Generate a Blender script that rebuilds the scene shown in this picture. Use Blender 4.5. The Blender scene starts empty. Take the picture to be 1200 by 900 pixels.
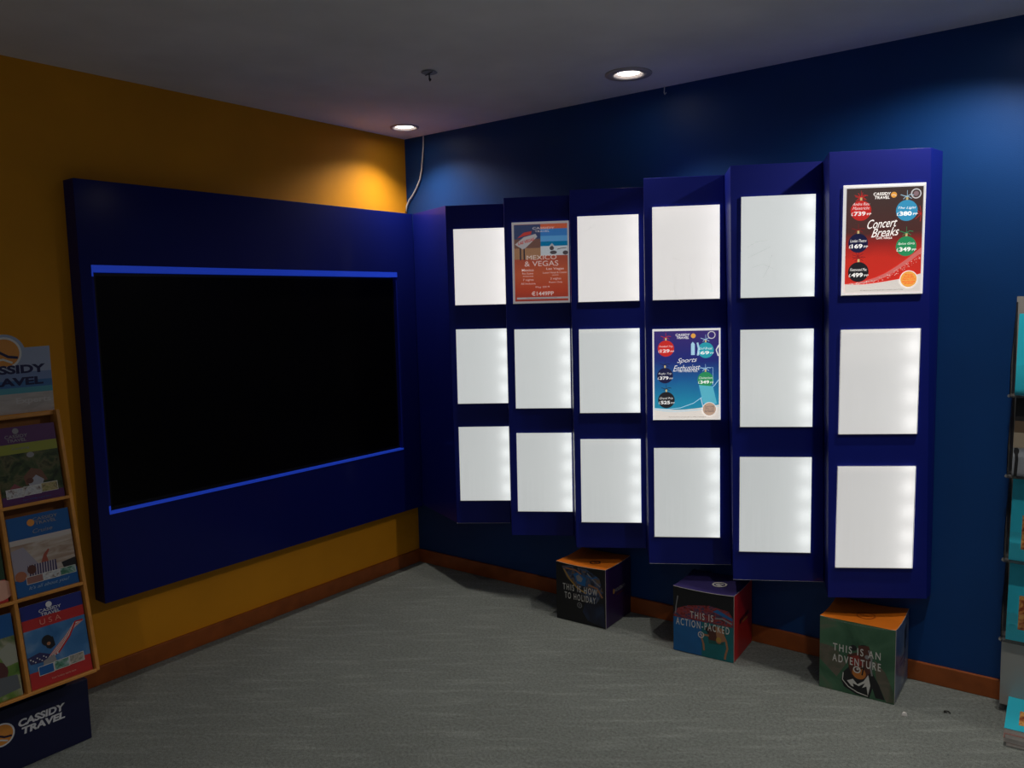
import bpy, bmesh, math, random
from mathutils import Matrix, Vector
random.seed(7)
S = bpy.context.scene
C = S.collection

# ------------------------------------------------------------------ camera
cam_d = bpy.data.cameras.new('camera'); cam = bpy.data.objects.new('camera', cam_d); C.objects.link(cam)
YAW, PITCH, ROLL = 2.2222, -0.09852, -0.02444
f = Vector((math.cos(PITCH)*math.cos(YAW), math.cos(PITCH)*math.sin(YAW), math.sin(PITCH)))
r = Vector((math.sin(YAW), -math.cos(YAW), 0)); u = r.cross(f)
r2 = r*math.cos(ROLL) + u*math.sin(ROLL); u2 = u*math.cos(ROLL) - r*math.sin(ROLL)
M = Matrix((r2, u2, -f)).transposed().to_4x4(); M.translation = Vector((3.34059, -3.41357, 1.53374))
cam.matrix_world = M
cam_d.sensor_width = 36; cam_d.lens = 36*937.05/1200; cam_d.clip_start = 0.02
S.camera = cam

# ------------------------------------------------------------------ view, world, lights
S.view_settings.view_transform = 'Standard'; S.view_settings.look = 'None'
S.view_settings.gamma = 1; S.view_settings.exposure = 0.0; S.view_settings.use_curve_mapping = False
W = bpy.data.worlds.new('world'); S.world = W; W.use_nodes = True
W.node_tree.nodes['Background'].inputs[0].default_value = (0.80, 0.88, 1.0, 1)
W.node_tree.nodes['Background'].inputs[1].default_value = 0.085

WARM = (1.0, 0.90, 0.78)
# x, y, watts, aim direction, cone degrees, blend : every one is a recessed ceiling downlight
LAMPS = [
    (0.227, -0.228, 40, (0.16, -0.16, -1), 134, 0.9),
    (1.630, -0.300, 28, (0.35, -0.25, -1), 108, 0.6),
    (3.08, -0.36, 46, (-0.30, -0.10, -1), 132, 0.6),
    (3.10, -1.25, 40, (-0.10, -0.05, -1), 112, 0.7),
    (2.47, -3.95, 34, (0, 0, -1), 136, 0.5),
    (4.15, -3.90, 34, (0, 0, -1), 136, 0.5),
]
def spot(i, x, y, w, d, ang, blend):
    L = bpy.data.lights.new('downlight_beam', 'SPOT'); L.energy = w; L.color = WARM
    L.spot_size = math.radians(ang); L.spot_blend = blend; L.shadow_soft_size = 0.03
    o = bpy.data.objects.new('downlight_beam', L); C.objects.link(o)
    o.location = (x, y, 2.494)
    o.rotation_euler = Vector(d).to_track_quat('-Z', 'Y').to_euler()
for i, l in enumerate(LAMPS): spot(i, *l)

# ------------------------------------------------------------------ materials
MC = {}
def nodes(m):
    m.use_nodes = True; nt = m.node_tree; return nt, nt.nodes['Principled BSDF'], nt.links
def mat(name, col, rough=0.5, spec=0.5, metal=0, emit=None, es=0, coat=0, noise=0, nscale=8, bump=0, bscale=200):
    if name in MC: return MC[name]
    m = bpy.data.materials.new(name); nt, b, L = nodes(m)
    b.inputs['Base Color'].default_value = (*col, 1); b.inputs['Roughness'].default_value = rough
    b.inputs['Specular IOR Level'].default_value = spec; b.inputs['Metallic'].default_value = metal
    b.inputs['Coat Weight'].default_value = coat
    if emit: b.inputs['Emission Color'].default_value = (*emit, 1); b.inputs['Emission Strength'].default_value = es
    tc = nt.nodes.new('ShaderNodeTexCoord')
    if noise:
        n = nt.nodes.new('ShaderNodeTexNoise'); n.inputs['Scale'].default_value = nscale; n.inputs['Detail'].default_value = 5
        L.new(tc.outputs['Object'], n.inputs['Vector'])
        rp = nt.nodes.new('ShaderNodeMapRange'); rp.inputs[1].default_value = .3; rp.inputs[2].default_value = .7
        rp.inputs[3].default_value = 1-noise; rp.inputs[4].default_value = 1+noise
        L.new(n.outputs['Fac'], rp.inputs[0])
        mx = nt.nodes.new('ShaderNodeVectorMath'); mx.operation = 'SCALE'; mx.inputs[0].default_value = col
        L.new(rp.outputs[0], mx.inputs['Scale']); L.new(mx.outputs[0], b.inputs['Base Color'])
    if bump:
        n2 = nt.nodes.new('ShaderNodeTexNoise'); n2.inputs['Scale'].default_value = bscale; n2.inputs['Detail'].default_value = 3
        L.new(tc.outputs['Object'], n2.inputs['Vector'])
        bp = nt.nodes.new('ShaderNodeBump'); bp.inputs['Strength'].default_value = bump; bp.inputs['Distance'].default_value = 0.004
        L.new(n2.outputs['Fac'], bp.inputs['Height']); L.new(bp.outputs[0], b.inputs['Normal'])
    MC[name] = m; return m

def photo(name, cols, scale=18, detail=6, stretch=(1, 1, 1), rough=0.3, glow=0, dist=1.0):
    """a printed picture: noise through a colour ramp. glow>0 only for back-lit film"""
    if name in MC: return MC[name]
    m = bpy.data.materials.new(name); nt, b, L = nodes(m)
    tc = nt.nodes.new('ShaderNodeTexCoord'); mp = nt.nodes.new('ShaderNodeMapping'); mp.inputs['Scale'].default_value = stretch
    n = nt.nodes.new('ShaderNodeTexNoise'); n.inputs['Scale'].default_value = scale; n.inputs['Detail'].default_value = detail
    n.inputs['Distortion'].default_value = dist
    rp = nt.nodes.new('ShaderNodeValToRGB'); e = rp.color_ramp.elements
    k = len(cols)
    e[0].position = .3; e[0].color = (*cols[0], 1); e[1].position = .7; e[1].color = (*cols[-1], 1)
    for i in range(1, k-1):
        q = e.new(.3+.4*i/(k-1)); q.color = (*cols[i], 1)
    L.new(tc.outputs['Object'], mp.inputs[0]); L.new(mp.outputs[0], n.inputs['Vector']); L.new(n.outputs['Fac'], rp.inputs[0])
    L.new(rp.outputs[0], b.inputs['Base Color']); b.inputs['Roughness'].default_value = rough
    if glow: L.new(rp.outputs[0], b.inputs['Emission Color']); b.inputs['Emission Strength'].default_value = glow
    MC[name] = m; return m

def ramp_v(name, stops, rough=0.3, glow=0, diag=0.0, noise=0.0):
    """printed vertical colour blend (poster artwork) along local Z of the sheet"""
    if name in MC: return MC[name]
    m = bpy.data.materials.new(name); nt, b, L = nodes(m)
    tc = nt.nodes.new('ShaderNodeTexCoord'); sp = nt.nodes.new('ShaderNodeSeparateXYZ'); L.new(tc.outputs['Generated'], sp.inputs[0])
    ma = nt.nodes.new('ShaderNodeMath'); ma.operation = 'MULTIPLY_ADD'; ma.inputs[1].default_value = diag
    L.new(sp.outputs[0], ma.inputs[0]); L.new(sp.outputs[2], ma.inputs[2])
    src = ma
    if noise:
        n = nt.nodes.new('ShaderNodeTexNoise'); n.inputs['Scale'].default_value = 9; L.new(tc.outputs['Object'], n.inputs['Vector'])
        m2 = nt.nodes.new('ShaderNodeMath'); m2.operation = 'MULTIPLY_ADD'; m2.inputs[1].default_value = noise
        L.new(n.outputs['Fac'], m2.inputs[0]); L.new(ma.outputs[0], m2.inputs[2]); src = m2
    rp = nt.nodes.new('ShaderNodeValToRGB'); e = rp.color_ramp.elements
    e[0].position = stops[0][0]; e[0].color = (*stops[0][1], 1); e[1].position = stops[-1][0]; e[1].color = (*stops[-1][1], 1)
    for p, c in stops[1:-1]:
        q = e.new(p); q.color = (*c, 1)
    L.new(src.outputs[0], rp.inputs[0]); L.new(rp.outputs[0], b.inputs['Base Color']); b.inputs['Roughness'].default_value = rough
    if glow: L.new(rp.outputs[0], b.inputs['Emission Color']); b.inputs['Emission Strength'].default_value = glow
    MC[name] = m; return m

def wall_paint(name, col, rough, spec, bump=0.12):
    return mat(name, col, rough, spec, noise=0.06, nscale=3, bump=bump, bscale=260)
M_ORANGE = wall_paint('orange_paint', (0.80, 0.33, 0.010), 0.6, 0.3)
M_BLUEWALL = wall_paint('blue_paint', (0.003, 0.050, 0.215), 0.45, 0.3)
M_CEIL = wall_paint('ceiling_paint', (0.88, 0.88, 0.90), 0.9, 0.1, 0.05)
M_LAM = mat('blue_laminate', (0.002, 0.010, 0.235), 0.60, 0.2, coat=0.32, noise=0.05, nscale=2)
M_LAM.node_tree.nodes['Principled BSDF'].inputs['Coat Roughness'].default_value = 0.16
M_LAM_H = mat('blue_laminate_shaded', (0.001, 0.006, 0.140), 0.60, 0.15, coat=0.28, noise=0.05, nscale=2)  # panel laminate again, with the housing's shade put into the colour
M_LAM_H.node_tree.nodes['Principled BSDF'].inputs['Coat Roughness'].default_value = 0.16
M_LAM_D = mat('blue_laminate_back', (0.005, 0.010, 0.16), 0.4, 0.4)
M_EDGE = mat('chipped_edge', (0.5, 0.5, 0.6), 0.6)
M_TRIM = mat('blue_strip_added_glow', (0.02, 0.06, 0.75), 0.25, 0.5, emit=(0.015, 0.06, 0.6), es=0.35)  # emission stands in for room light reflected by the strip
M_BLACK = mat('black_plastic', (0.004, 0.004, 0.004), 0.35, 0.3)
M_SCREEN = mat('black_screen', (0.0012, 0.0012, 0.0014), 0.30, 0.12)
M_WOOD = mat('red_brown_wood', (0.33, 0.085, 0.018), 0.4, 0.4, noise=0.18, nscale=14)
M_PINE = mat('honey_wood', (0.62, 0.27, 0.055), 0.4, 0.4, noise=0.15, nscale=20)
M_PINE_D = mat('brown_board', (0.30, 0.12, 0.03), 0.6, 0.3, noise=0.2, nscale=12)
M_WHITE = mat('white_print', (0.85, 0.85, 0.85), 0.4)
M_CHROME = mat('brushed_metal', (0.62, 0.58, 0.55), 0.35, 0.5, metal=0.9)
M_CARD = mat('pale_card', (0.6, 0.58, 0.55), 0.7)
M_NAVY = mat('navy_board', (0.010, 0.012, 0.055), 0.4, 0.4)
M_CORD = mat('white_cord', (0.75, 0.74, 0.70), 0.5)
M_LAMP = mat('lamp_glass', (1, 1, 1), 0.4, emit=(1.0, 0.93, 0.84), es=9)
M_RIM = mat('satin_rim', (0.55, 0.50, 0.50), 0.45, 0.5)
M_PAPER = mat('page_edges', (0.62, 0.58, 0.56), 0.7, noise=0.1, nscale=60)

def carpet():
    m = bpy.data.materials.new('grey_carpet'); nt, b, L = nodes(m); b.inputs['Roughness'].default_value = 0.95; b.inputs['Specular IOR Level'].default_value = .1
    tc = nt.nodes.new('ShaderNodeTexCoord')
    n1 = nt.nodes.new('ShaderNodeTexNoise'); n1.inputs['Scale'].default_value = 90; n1.inputs['Detail'].default_value = 6; n1.inputs['Roughness'].default_value = .75
    mp = nt.nodes.new('ShaderNodeMapping'); m0 = nt.nodes.new('ShaderNodeMapping'); m0.inputs['Rotation'].default_value = (0, 0, -0.62); L.new(tc.outputs['Object'], m0.inputs[0]); mp.inputs['Scale'].default_value = (1.6, 13, 1)
    n2 = nt.nodes.new('ShaderNodeTexNoise'); n2.inputs['Scale'].default_value = 2.2; n2.inputs['Detail'].default_value = 5
    n3 = nt.nodes.new('ShaderNodeTexNoise'); n3.inputs['Scale'].default_value = 2.0
    n4 = nt.nodes.new('ShaderNodeTexNoise'); n4.inputs['Scale'].default_value = 420; n4.inputs['Detail'].default_value = 2
    L.new(tc.outputs['Object'], n1.inputs[0]); L.new(m0.outputs[0], mp.inputs[0]); L.new(mp.outputs[0], n2.inputs[0]); L.new(tc.outputs['Object'], n3.inputs[0]); L.new(tc.outputs['Object'], n4.inputs[0])
    def mr(s, a, c, lo=.3, hi=.7):
        q = nt.nodes.new('ShaderNodeMapRange'); q.inputs[1].default_value = lo; q.inputs[2].default_value = hi; q.inputs[3].default_value = a; q.inputs[4].default_value = c
        L.new(s.outputs['Fac'], q.inputs[0]); return q
    def mul(a, c):
        q = nt.nodes.new('ShaderNodeMath'); q.operation = 'MULTIPLY'; L.new(a.outputs[0], q.inputs[0]); L.new(c.outputs[0], q.inputs[1]); return q
    v = mul(mul(mr(n1, .62, 1.38), mr(n2, .97, 1.35, .52, .80)), mul(mr(n3, .93, 1.07), mr(n4, .6, 1.4)))
    sc = nt.nodes.new('ShaderNodeVectorMath'); sc.operation = 'SCALE'; sc.inputs[0].default_value = (0.225, 0.255, 0.248)
    L.new(v.outputs[0], sc.inputs['Scale']); L.new(sc.outputs[0], b.inputs['Base Color'])
    bp = nt.nodes.new('ShaderNodeBump'); bp.inputs['Strength'].default_value = .6; bp.inputs['Distance'].default_value = .006
    L.new(n4.outputs['Fac'], bp.inputs['Height']); L.new(bp.outputs[0], b.inputs['Normal'])
    return m
M_CARPET = carpet()

def led_panel(name, base, tint, seed, led=0.2):
    """opal sheet lit from its right-hand edge by a row of small lamps"""
    m = bpy.data.materials.new(name); nt, b, L = nodes(m)
    b.inputs['Base Color'].default_value = (0.62, 0.61, 0.60, 1); b.inputs['Roughness'].default_value = 0.35
    tc = nt.nodes.new('ShaderNodeTexCoord'); sp = nt.nodes.new('ShaderNodeSeparateXYZ'); L.new(tc.outputs['Generated'], sp.inputs[0])
    def mth(op, a, bb=None, c=None):
        q = nt.nodes.new('ShaderNodeMath'); q.operation = op
        for i, s in enumerate((a, bb, c)):
            if s is None: continue
            if isinstance(s, (int, float)): q.inputs[i].default_value = s
            else: L.new(s, q.inputs[i])
        return q.outputs[0]
    x, z = sp.outputs[0], sp.outputs[2]
    g = mth('POWER', x, 3.0)
    dx = mth('SUBTRACT', x, 0.93)
    gx = mth('POWER', 2.718, mth('MULTIPLY', mth('MULTIPLY', dx, dx), -75.0))
    w = mth('MULTIPLY_ADD', mth('SINE', mth('MULTIPLY_ADD', z, 6.283*4.2, seed)), 0.35, 0.65)
    blob = mth('MULTIPLY', gx, w)
    mp = nt.nodes.new('ShaderNodeMapping'); mp.inputs['Scale'].default_value = (30, 1, 1.0); L.new(tc.outputs['Generated'], mp.inputs[0])
    n = nt.nodes.new('ShaderNodeTexNoise'); n.inputs['Scale'].default_value = 1.5; L.new(mp.outputs[0], n.inputs[0])
    s = mth('MULTIPLY_ADD', g, 0.20, base); s = mth('MULTIPLY_ADD', blob, led, s)
    s = mth('MULTIPLY_ADD', n.outputs['Fac'], 0.08, s)
    b.inputs['Emission Color'].default_value = (*tint, 1); L.new(s, b.inputs['Emission Strength'])
    return m

def clear_sheet():
    m = bpy.data.materials.new('clear_plastic'); m.use_nodes = True; nt = m.node_tree; nt.nodes.clear(); L = nt.links
    o = nt.nodes.new('ShaderNodeOutputMaterial'); mx = nt.nodes.new('ShaderNodeMixShader'); t = nt.nodes.new('ShaderNodeBsdfTransparent'); g = nt.nodes.new('ShaderNodeBsdfGlossy')
    g.inputs['Roughness'].default_value = .08; t.inputs[0].default_value = (.97, .97, .97, 1)
    fr = nt.nodes.new('ShaderNodeFresnel'); fr.inputs[0].default_value = 1.35
    L.new(fr.outputs[0], mx.inputs[0]); L.new(t.outputs[0], mx.inputs[1]); L.new(g.outputs[0], mx.inputs[2]); L.new(mx.outputs[0], o.inputs[0])
    return m
M_CLEAR = clear_sheet()

# ------------------------------------------------------------------ mesh collector
TXT = {}
def text_mesh(s, bold, shear, gap=1.0):
    k = (s, bold, shear, gap)
    if k in TXT: return TXT[k]
    cu = bpy.data.curves.new('t', 'FONT'); cu.body = s; cu.size = 1; cu.offset = bold; cu.shear = shear; cu.space_character = gap; cu.fill_mode = 'FRONT'; cu.dimensions = '2D'; cu.resolution_u = 4
    o = bpy.data.objects.new('t', cu); C.objects.link(o)
    bpy.context.view_layer.update(); dg = bpy.context.evaluated_depsgraph_get()
    me = bpy.data.meshes.new_from_object(o.evaluated_get(dg))
    V = [(v.co.x, v.co.y) for v in me.vertices]; F = [tuple(p.vertices) for p in me.polygons]
    bpy.data.meshes.remove(me); bpy.data.objects.remove(o); bpy.data.curves.remove(cu)
    x0 = min(a for a, b in V); x1 = max(a for a, b in V); y0 = min(b for a, b in V); y1 = max(b for a, b in V)
    V = [((a-x0)/(x1-x0)-.5, (b-y0)/(y1-y0)-.5) for a, b in V]
    TXT[k] = (V, F); return TXT[k]

class MB:
    def __init__(s): s.v = []; s.f = []; s.m = []; s.mats = []
    def mi(s, m):
        if m not in s.mats: s.mats.append(m)
        return s.mats.index(m)
    def add(s, V, F, m):
        o = len(s.v); s.v += [tuple(q) for q in V]; i = s.mi(m)
        for q in F: s.f.append(tuple(o+k for k in q)); s.m.append(i)
    def box(s, a, b, m):
        x0, y0, z0 = a; x1, y1, z1 = b
        s.add([(x0,y0,z0),(x1,y0,z0),(x1,y1,z0),(x0,y1,z0),(x0,y0,z1),(x1,y0,z1),(x1,y1,z1),(x0,y1,z1)],
              [(0,3,2,1),(4,5,6,7),(0,1,5,4),(1,2,6,5),(2,3,7,6),(3,0,4,7)], m)
    def prism(s, bot, top, m):
        n = len(bot); s.add(list(bot)+list(top), [tuple(range(n))[::-1], tuple(range(n, 2*n))]+[(i, (i+1) % n, n+(i+1) % n, n+i) for i in range(n)], m)
    def tube(s, pts, rad, m, n=8):
        pts = [Vector(p) for p in pts]; V = []; F = []
        for i, p in enumerate(pts):
            d = (pts[min(i+1, len(pts)-1)]-pts[max(i-1, 0)]).normalized()
            a = d.cross(Vector((0, 0, 1)));
            if a.length < 1e-3: a = d.cross(Vector((0, 1, 0)))
            a.normalize(); b = d.cross(a)
            for k in range(n): V.append(p+(a*math.cos(k*6.28318/n)+b*math.sin(k*6.28318/n))*rad)
        for i in range(len(pts)-1):
            for k in range(n): F.append((i*n+k, i*n+(k+1) % n, (i+1)*n+(k+1) % n, (i+1)*n+k))
        F.append(tuple(range(n))[::-1]); F.append(tuple(range((len(pts)-1)*n, len(pts)*n)))
        s.add(V, F, m)
    def lathe(s, prof, m, n=40, c=(0, 0, 0), tilt=None):
        V = []; F = []
        for (rr, z) in prof:
            for k in range(n):
                q = Vector((rr*math.cos(k*6.283185/n), rr*math.sin(k*6.283185/n), z))
                if tilt: q = tilt @ q
                V.append((q.x+c[0], q.y+c[1], q.z+c[2]))
        for i in range(len(prof)-1):
            for k in range(n): F.append((i*n+k, i*n+(k+1) % n, (i+1)*n+(k+1) % n, (i+1)*n+k))
        if prof[0][0] > 0 and prof[0][0] < .0021: pass
        s.add(V, F, m)
    def build(s, name, parent=None, mw=None, bevel=0, smooth=False):
        me = bpy.data.meshes.new(name); me.from_pydata(s.v, [], s.f)
        for m in s.mats: me.materials.append(m)
        for p, i in zip(me.polygons, s.m): p.material_index = i; p.use_smooth = smooth
        me.update()
        o = bpy.data.objects.new(name, me); C.objects.link(o)
        if mw is not None: o.matrix_world = mw
        if parent is not None: o.parent = parent
        if bevel:
            b = o.modifiers.new('b', 'BEVEL'); b.width = bevel; b.segments = 2; b.limit_method = 'ANGLE'
        return o

class Art(MB):
    """flat printing on a sheet in the local XZ plane, facing -Y. coords given in px of a reference box (x0,y0,x1,y1), y down."""
    def __init__(s, box, W, H, y=0.0, x_off=0.0, z_off=0.0):
        super().__init__(); s.b = box; s.W = W; s.H = H; s.y = y; s.k = 0; s.xo = x_off; s.zo = z_off
    def P(s, x, y):
        x0, y0, x1, y1 = s.b
        return ((x-x0)/(x1-x0)*s.W - s.W/2 + s.xo, (y1-y)/(y1-y0)*s.H + s.zo)
    def lay(s): s.k += 1; return s.y - 0.00006*s.k
    def merge(s, o):
        """take another art layer into this mesh, just in front of everything printed so far"""
        dy = (s.y-0.00006*(s.k+1))-o.y
        base = len(s.v); s.v += [(a, b+dy, c) for a, b, c in o.v]
        for q, i in zip(o.f, o.m): s.f.append(tuple(base+k for k in q)); s.m.append(s.mi(o.mats[i]))
    def poly(s, pts, m, y=None):
        y = s.lay() if y is None else y
        q = [s.P(*p) for p in pts]
        A = sum(q[i][0]*q[(i+1) % len(q)][1]-q[(i+1) % len(q)][0]*q[i][1] for i in range(len(q)))
        if A < 0: q = q[::-1]
        s.add([(a, y, b) for a, b in q], [tuple(range(len(q)))], m)
    def rect(s, x0, y0, x1, y1, m): s.poly([(x0, y1), (x1, y1), (x1, y0), (x0, y0)], m)
    def disc(s, x, y, rr, m, ry=None, n=28):
        x0, y0, x1, y1 = s.b; sx = s.W/(x1-x0); sy = s.H/(y1-y0)
        ry = ry or rr*sx/sy
        s.poly([(x+rr*math.cos(k*6.28318/n), y+ry*math.sin(k*6.28318/n)) for k in range(n)], m)
    def ring(s, x, y, ro, ri, m, n=28):
        x0, y0, x1, y1 = s.b; sx = s.W/(x1-x0); sy = s.H/(y1-y0); q = sx/sy; yy = s.lay(); V = []
        for rr in (ro, ri):
            for k in range(n):
                a, b = s.P(x+rr*math.cos(k*6.28318/n), y+rr*q*math.sin(k*6.28318/n)); V.append((a, yy, b))
        s.add(V, [(k, n+k, n+(k+1) % n, (k+1) % n) for k in range(n)], m)
    def band(s, up, dn, m):
        yy = s.lay(); n = len(up); V = [(*(lambda q: (q[0], yy, q[1]))(s.P(*p)),) for p in up+dn]
        s.add(V, [(i, n+i, n+i+1, i+1) for i in range(n-1)], m)
    def line(s, pts, w, m):
        up = []; dn = []
        for i, p in enumerate(pts):
            a = pts[max(i-1, 0)]; b = pts[min(i+1, len(pts)-1)]; dx, dy = b[0]-a[0], b[1]-a[1]; l = math.hypot(dx, dy) or 1
            up.append((p[0]+dy/l*w/2, p[1]-dx/l*w/2)); dn.append((p[0]-dy/l*w/2, p[1]+dx/l*w/2))
        s.band(up, dn, m)
    def text(s, t, cx, cy, w, h, m, bold=0.02, shear=0, slope=0, gap=1.0):
        """centre, width and height in reference px; slope = px down per px right"""
        V, F = text_mesh(t, bold, shear, gap); yy = s.lay()
        out = []
        for a, b in V:
            X = cx+a*w; Y = cy-b*h+a*w*slope; q = s.P(X, Y); out.append((q[0], yy, q[1]))
        s.add(out, F, m)

def thing(name, label, cat, mw=None, loc=(0, 0, 0), rz=0, group=None):
    o = bpy.data.objects.new(name, None); C.objects.link(o); o.empty_display_size = .1
    if mw is not None: o.matrix_world = mw
    else: o.location = loc; o.rotation_euler = (0, 0, rz)
    o['label'] = label; o['category'] = cat
    if group: o['group'] = group
    return o
def tag(o, label, cat, group=None):
    o['label'] = label; o['category'] = cat
    if group: o['group'] = group
    return o
def struct(o): o['kind'] = 'structure'; return o
def frame(O, U, V):
    U = Vector(U).normalized(); V = Vector(V); V = (V-U*V.dot(U)).normalized(); Y = -(U.cross(V))
    m = Matrix((U, Y, V)).transposed().to_4x4(); m.translation = Vector(O); return m

# ------------------------------------------------------------------ room shell
XR, YF = 6.0, -6.0
b = MB(); b.box((-0.1, YF, -0.1), (XR, 0.1, 0), M_CARPET); struct(b.build('floor'))
b = MB(); b.box((-0.1, YF, 0), (0, 0.1, 2.5), M_ORANGE); struct(b.build('wall_left'))
b = MB(); b.box((0, 0, 0), (XR, 0.1, 2.5), M_BLUEWALL); struct(b.build('wall_right'))
b = MB(); b.box((0, YF, 0), (0.015, -0.015, 0.078), M_WOOD); struct(b.build('baseboard_left', bevel=.003))
b = MB(); b.box((0, -0.015, 0), (XR, 0, 0.078), M_WOOD); struct(b.build('baseboard_right', bevel=.003))
# ceiling with the round holes of the downlights cut out
def ceiling():
    bm = bmesh.new(); n = 40
    me = bpy.data.meshes.new('ceiling')
    b = MB(); b.box((-0.1, YF, 2.5), (XR, 0.1, 2.62), M_CEIL); o = b.build('ceiling')
    cb = MB()
    for (x, y, *_r) in LAMPS:
        ring_b = [(x+.068*math.cos(k*6.283185/n), y+.068*math.sin(k*6.283185/n), 2.4) for k in range(n)]
        cb.prism(ring_b, [(a, c, 2.56) for a, c, _ in ring_b], M_CEIL)
    cut = cb.build('cut')
    md = o.modifiers.new('x', 'BOOLEAN'); md.object = cut; md.operation = 'DIFFERENCE'; md.solver = 'EXACT'
    bpy.context.view_layer.update(); dg = bpy.context.evaluated_depsgraph_get()
    nm = bpy.data.meshes.new_from_object(o.evaluated_get(dg)); o.modifiers.clear(); o.data = nm
    bpy.data.objects.remove(cut)
    return struct(o)
ceiling()

# ------------------------------------------------------------------ downlights
LL = ['round recessed downlight in the ceiling corner above the orange wall',
      'round recessed downlight with broad metal rim above the display panels',
      'round recessed downlight out of frame above the right end of the blue wall',
      'round recessed downlight out of frame over the carpet, nearest the viewer on the right',
      'round recessed downlight in the shop ceiling left behind the viewer',
      'round recessed downlight in the shop ceiling right behind the viewer']
for i, (x, y, w, d, ang, bl) in enumerate(LAMPS):
    t = thing('downlight', LL[i], 'ceiling light', loc=(x, y, 2.5), group='recessed ceiling downlights')
    q = 1.0 if i else 0.80
    b = MB(); b.lathe([(.0675, .058), (.0675, 0.0), (.100*q if i else .078, -.001), (.099*q if i else .077, -.005), (.064, -.007), (.060, -0.002), (.0505, .006)], M_RIM); tr = b.build('trim_ring', t, smooth=True)
    b = MB(); b.lathe([(.0002, -.001), (.030, .000), (.048, .004), (.050, .020), (.0002, .022)], M_LAMP); b.build('lamp_lens', tr, smooth=True)

# ------------------------------------------------------------------ television housing on the orange wall
ZT, ZB = 2.065, 0.36
D = 0.085; Y0, Y1 = -1.917, -0.045; OY0, OY1, OZ0, OZ1 = -1.872, -0.186, 0.722, 1.732
t = thing('screen_housing', 'large blue laminate surround framing the black screen on the orange wall', 'surround', loc=(0, (Y0+Y1)/2, ZB))
cy, cz = (Y0+Y1)/2, ZB
def L(p): return (p[0], p[1]-cy, p[2]-cz)
b = MB()
out = [(Y0, ZB), (Y1, ZB), (Y1, ZT), (Y0, ZT)]; inn = [(OY0, OZ0), (OY1, OZ0), (OY1, OZ1), (OY0, OZ1)]
V = [L((D, a, c)) for a, c in out]+[L((D, a, c)) for a, c in inn]+[L((0.003, a, c)) for a, c in out]+[L((0.003, a, c)) for a, c in inn]
F = []
for i in range(4):
    j = (i+1) % 4
    F += [(i, j, 4+j, 4+i), (8+i, 12+i, 12+j, 8+j), (i, 8+i, 8+j, j), (4+i, 4+j, 12+j, 12+i)]
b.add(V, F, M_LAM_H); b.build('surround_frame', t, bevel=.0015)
b = MB(); b.box(L((0.003, OY0-.01, OZ0-.01)), L((0.012, OY1+.01, OZ1+.01)), M_LAM_D); b.build('back_board', t)
# blue acrylic strip lining the opening; its reflected light is added as glow
b = MB()
b.box(L((0.03, OY0, OZ1-.027)), L((D+.001, OY1, OZ1)), M_TRIM); b.build('top_strip', t)
b = MB(); b.box(L((0.03, OY0, OZ0)), L((D+.001, OY1, OZ0+.010)), M_TRIM); b.build('bottom_strip', t)
b = MB(); b.box(L((0.03, OY1-.010, OZ0+.010)), L((D-.002, OY1, OZ1-.027)), M_LAM); b.build('side_strip', t)
b = MB(); b.box(L((0.03, OY0, OZ0+.010)), L((D-.002, OY0+.008, OZ1-.027)), M_LAM); b.build('side_strip', t)
for za, zc in ((OZ0+.010, OZ0+.035), (OZ1-.045, OZ1-.027)):
    b = MB(); b.box(L((D-.001, OY0-.001, za)), L((D+.001, OY0+.006, zc)), M_TRIM); b.build('corner_strip', t)
# television
t = thing('television', 'large switched-off black television set into the blue surround', 'television', loc=(0.014, (OY0+OY1)/2, OZ0+.010))
w2 = (OY1-OY0)/2-.012; hh = OZ1-OZ0-.040
b = MB(); b.box((0, -w2, 0.0), (.050, w2, hh), M_BLACK); cas = b.build('casing', t, bevel=.002)
b = MB(); b.box((.050, -w2+.012, .018), (.0515, w2-.012, hh-.012), M_SCREEN); b.build('screen', cas)
b = MB(); b.box((.050, -w2, 0.001), (.053, w2, .012), M_BLACK); b.build('bezel', t)

# ------------------------------------------------------------------ display panels (zigzag) on the blue wall
FC = [None,
      ((.470,-.192),(.722,-.022),(.506,-.219),(.753,-.065)),
      ((.867,-.202),(1.143,-.036),(.897,-.240),(1.171,-.084)),
      ((1.245,-.183),(1.548,-.024),(1.291,-.244),(1.571,-.065)),
      ((1.670,-.250),(1.962,-.078),(1.690,-.260),(2.004,-.085)),
      ((2.077,-.287),(2.381,-.116),(2.082,-.259),(2.402,-.086)),
      ((2.463,-.305),(2.766,-.118),(2.466,-.253),(2.784,-.065))]
OO = [None,(.613,-.123),(1.020,-.140),(1.414,-.128),(1.832,-.168),(2.235,-.187),(2.620,-.185)]
PW = {1: (-.117,.157), 2: (-.121,.157), 3: (-.137,.147), 4: (-.144,.141), 5: (-.145,.139), 6: (-.142,.142)}
PN = [None,
 'tall blue display panel nearest the corner, three blank lit windows',
 'second blue display panel from the corner, beach holiday poster in its top window',
 'third blue display panel from the corner, three blank lit windows',
 'fourth blue display panel from the corner, blue poster in its middle window',
 'fifth blue display panel from the corner, three blank windows above red-sided cube',
 'rightmost blue display panel, red poster in its top window',]
ROWS = [(.327, .727), (-.200, .198), (-.727, -.326)]
PANEL = {}; COV = {}
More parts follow.
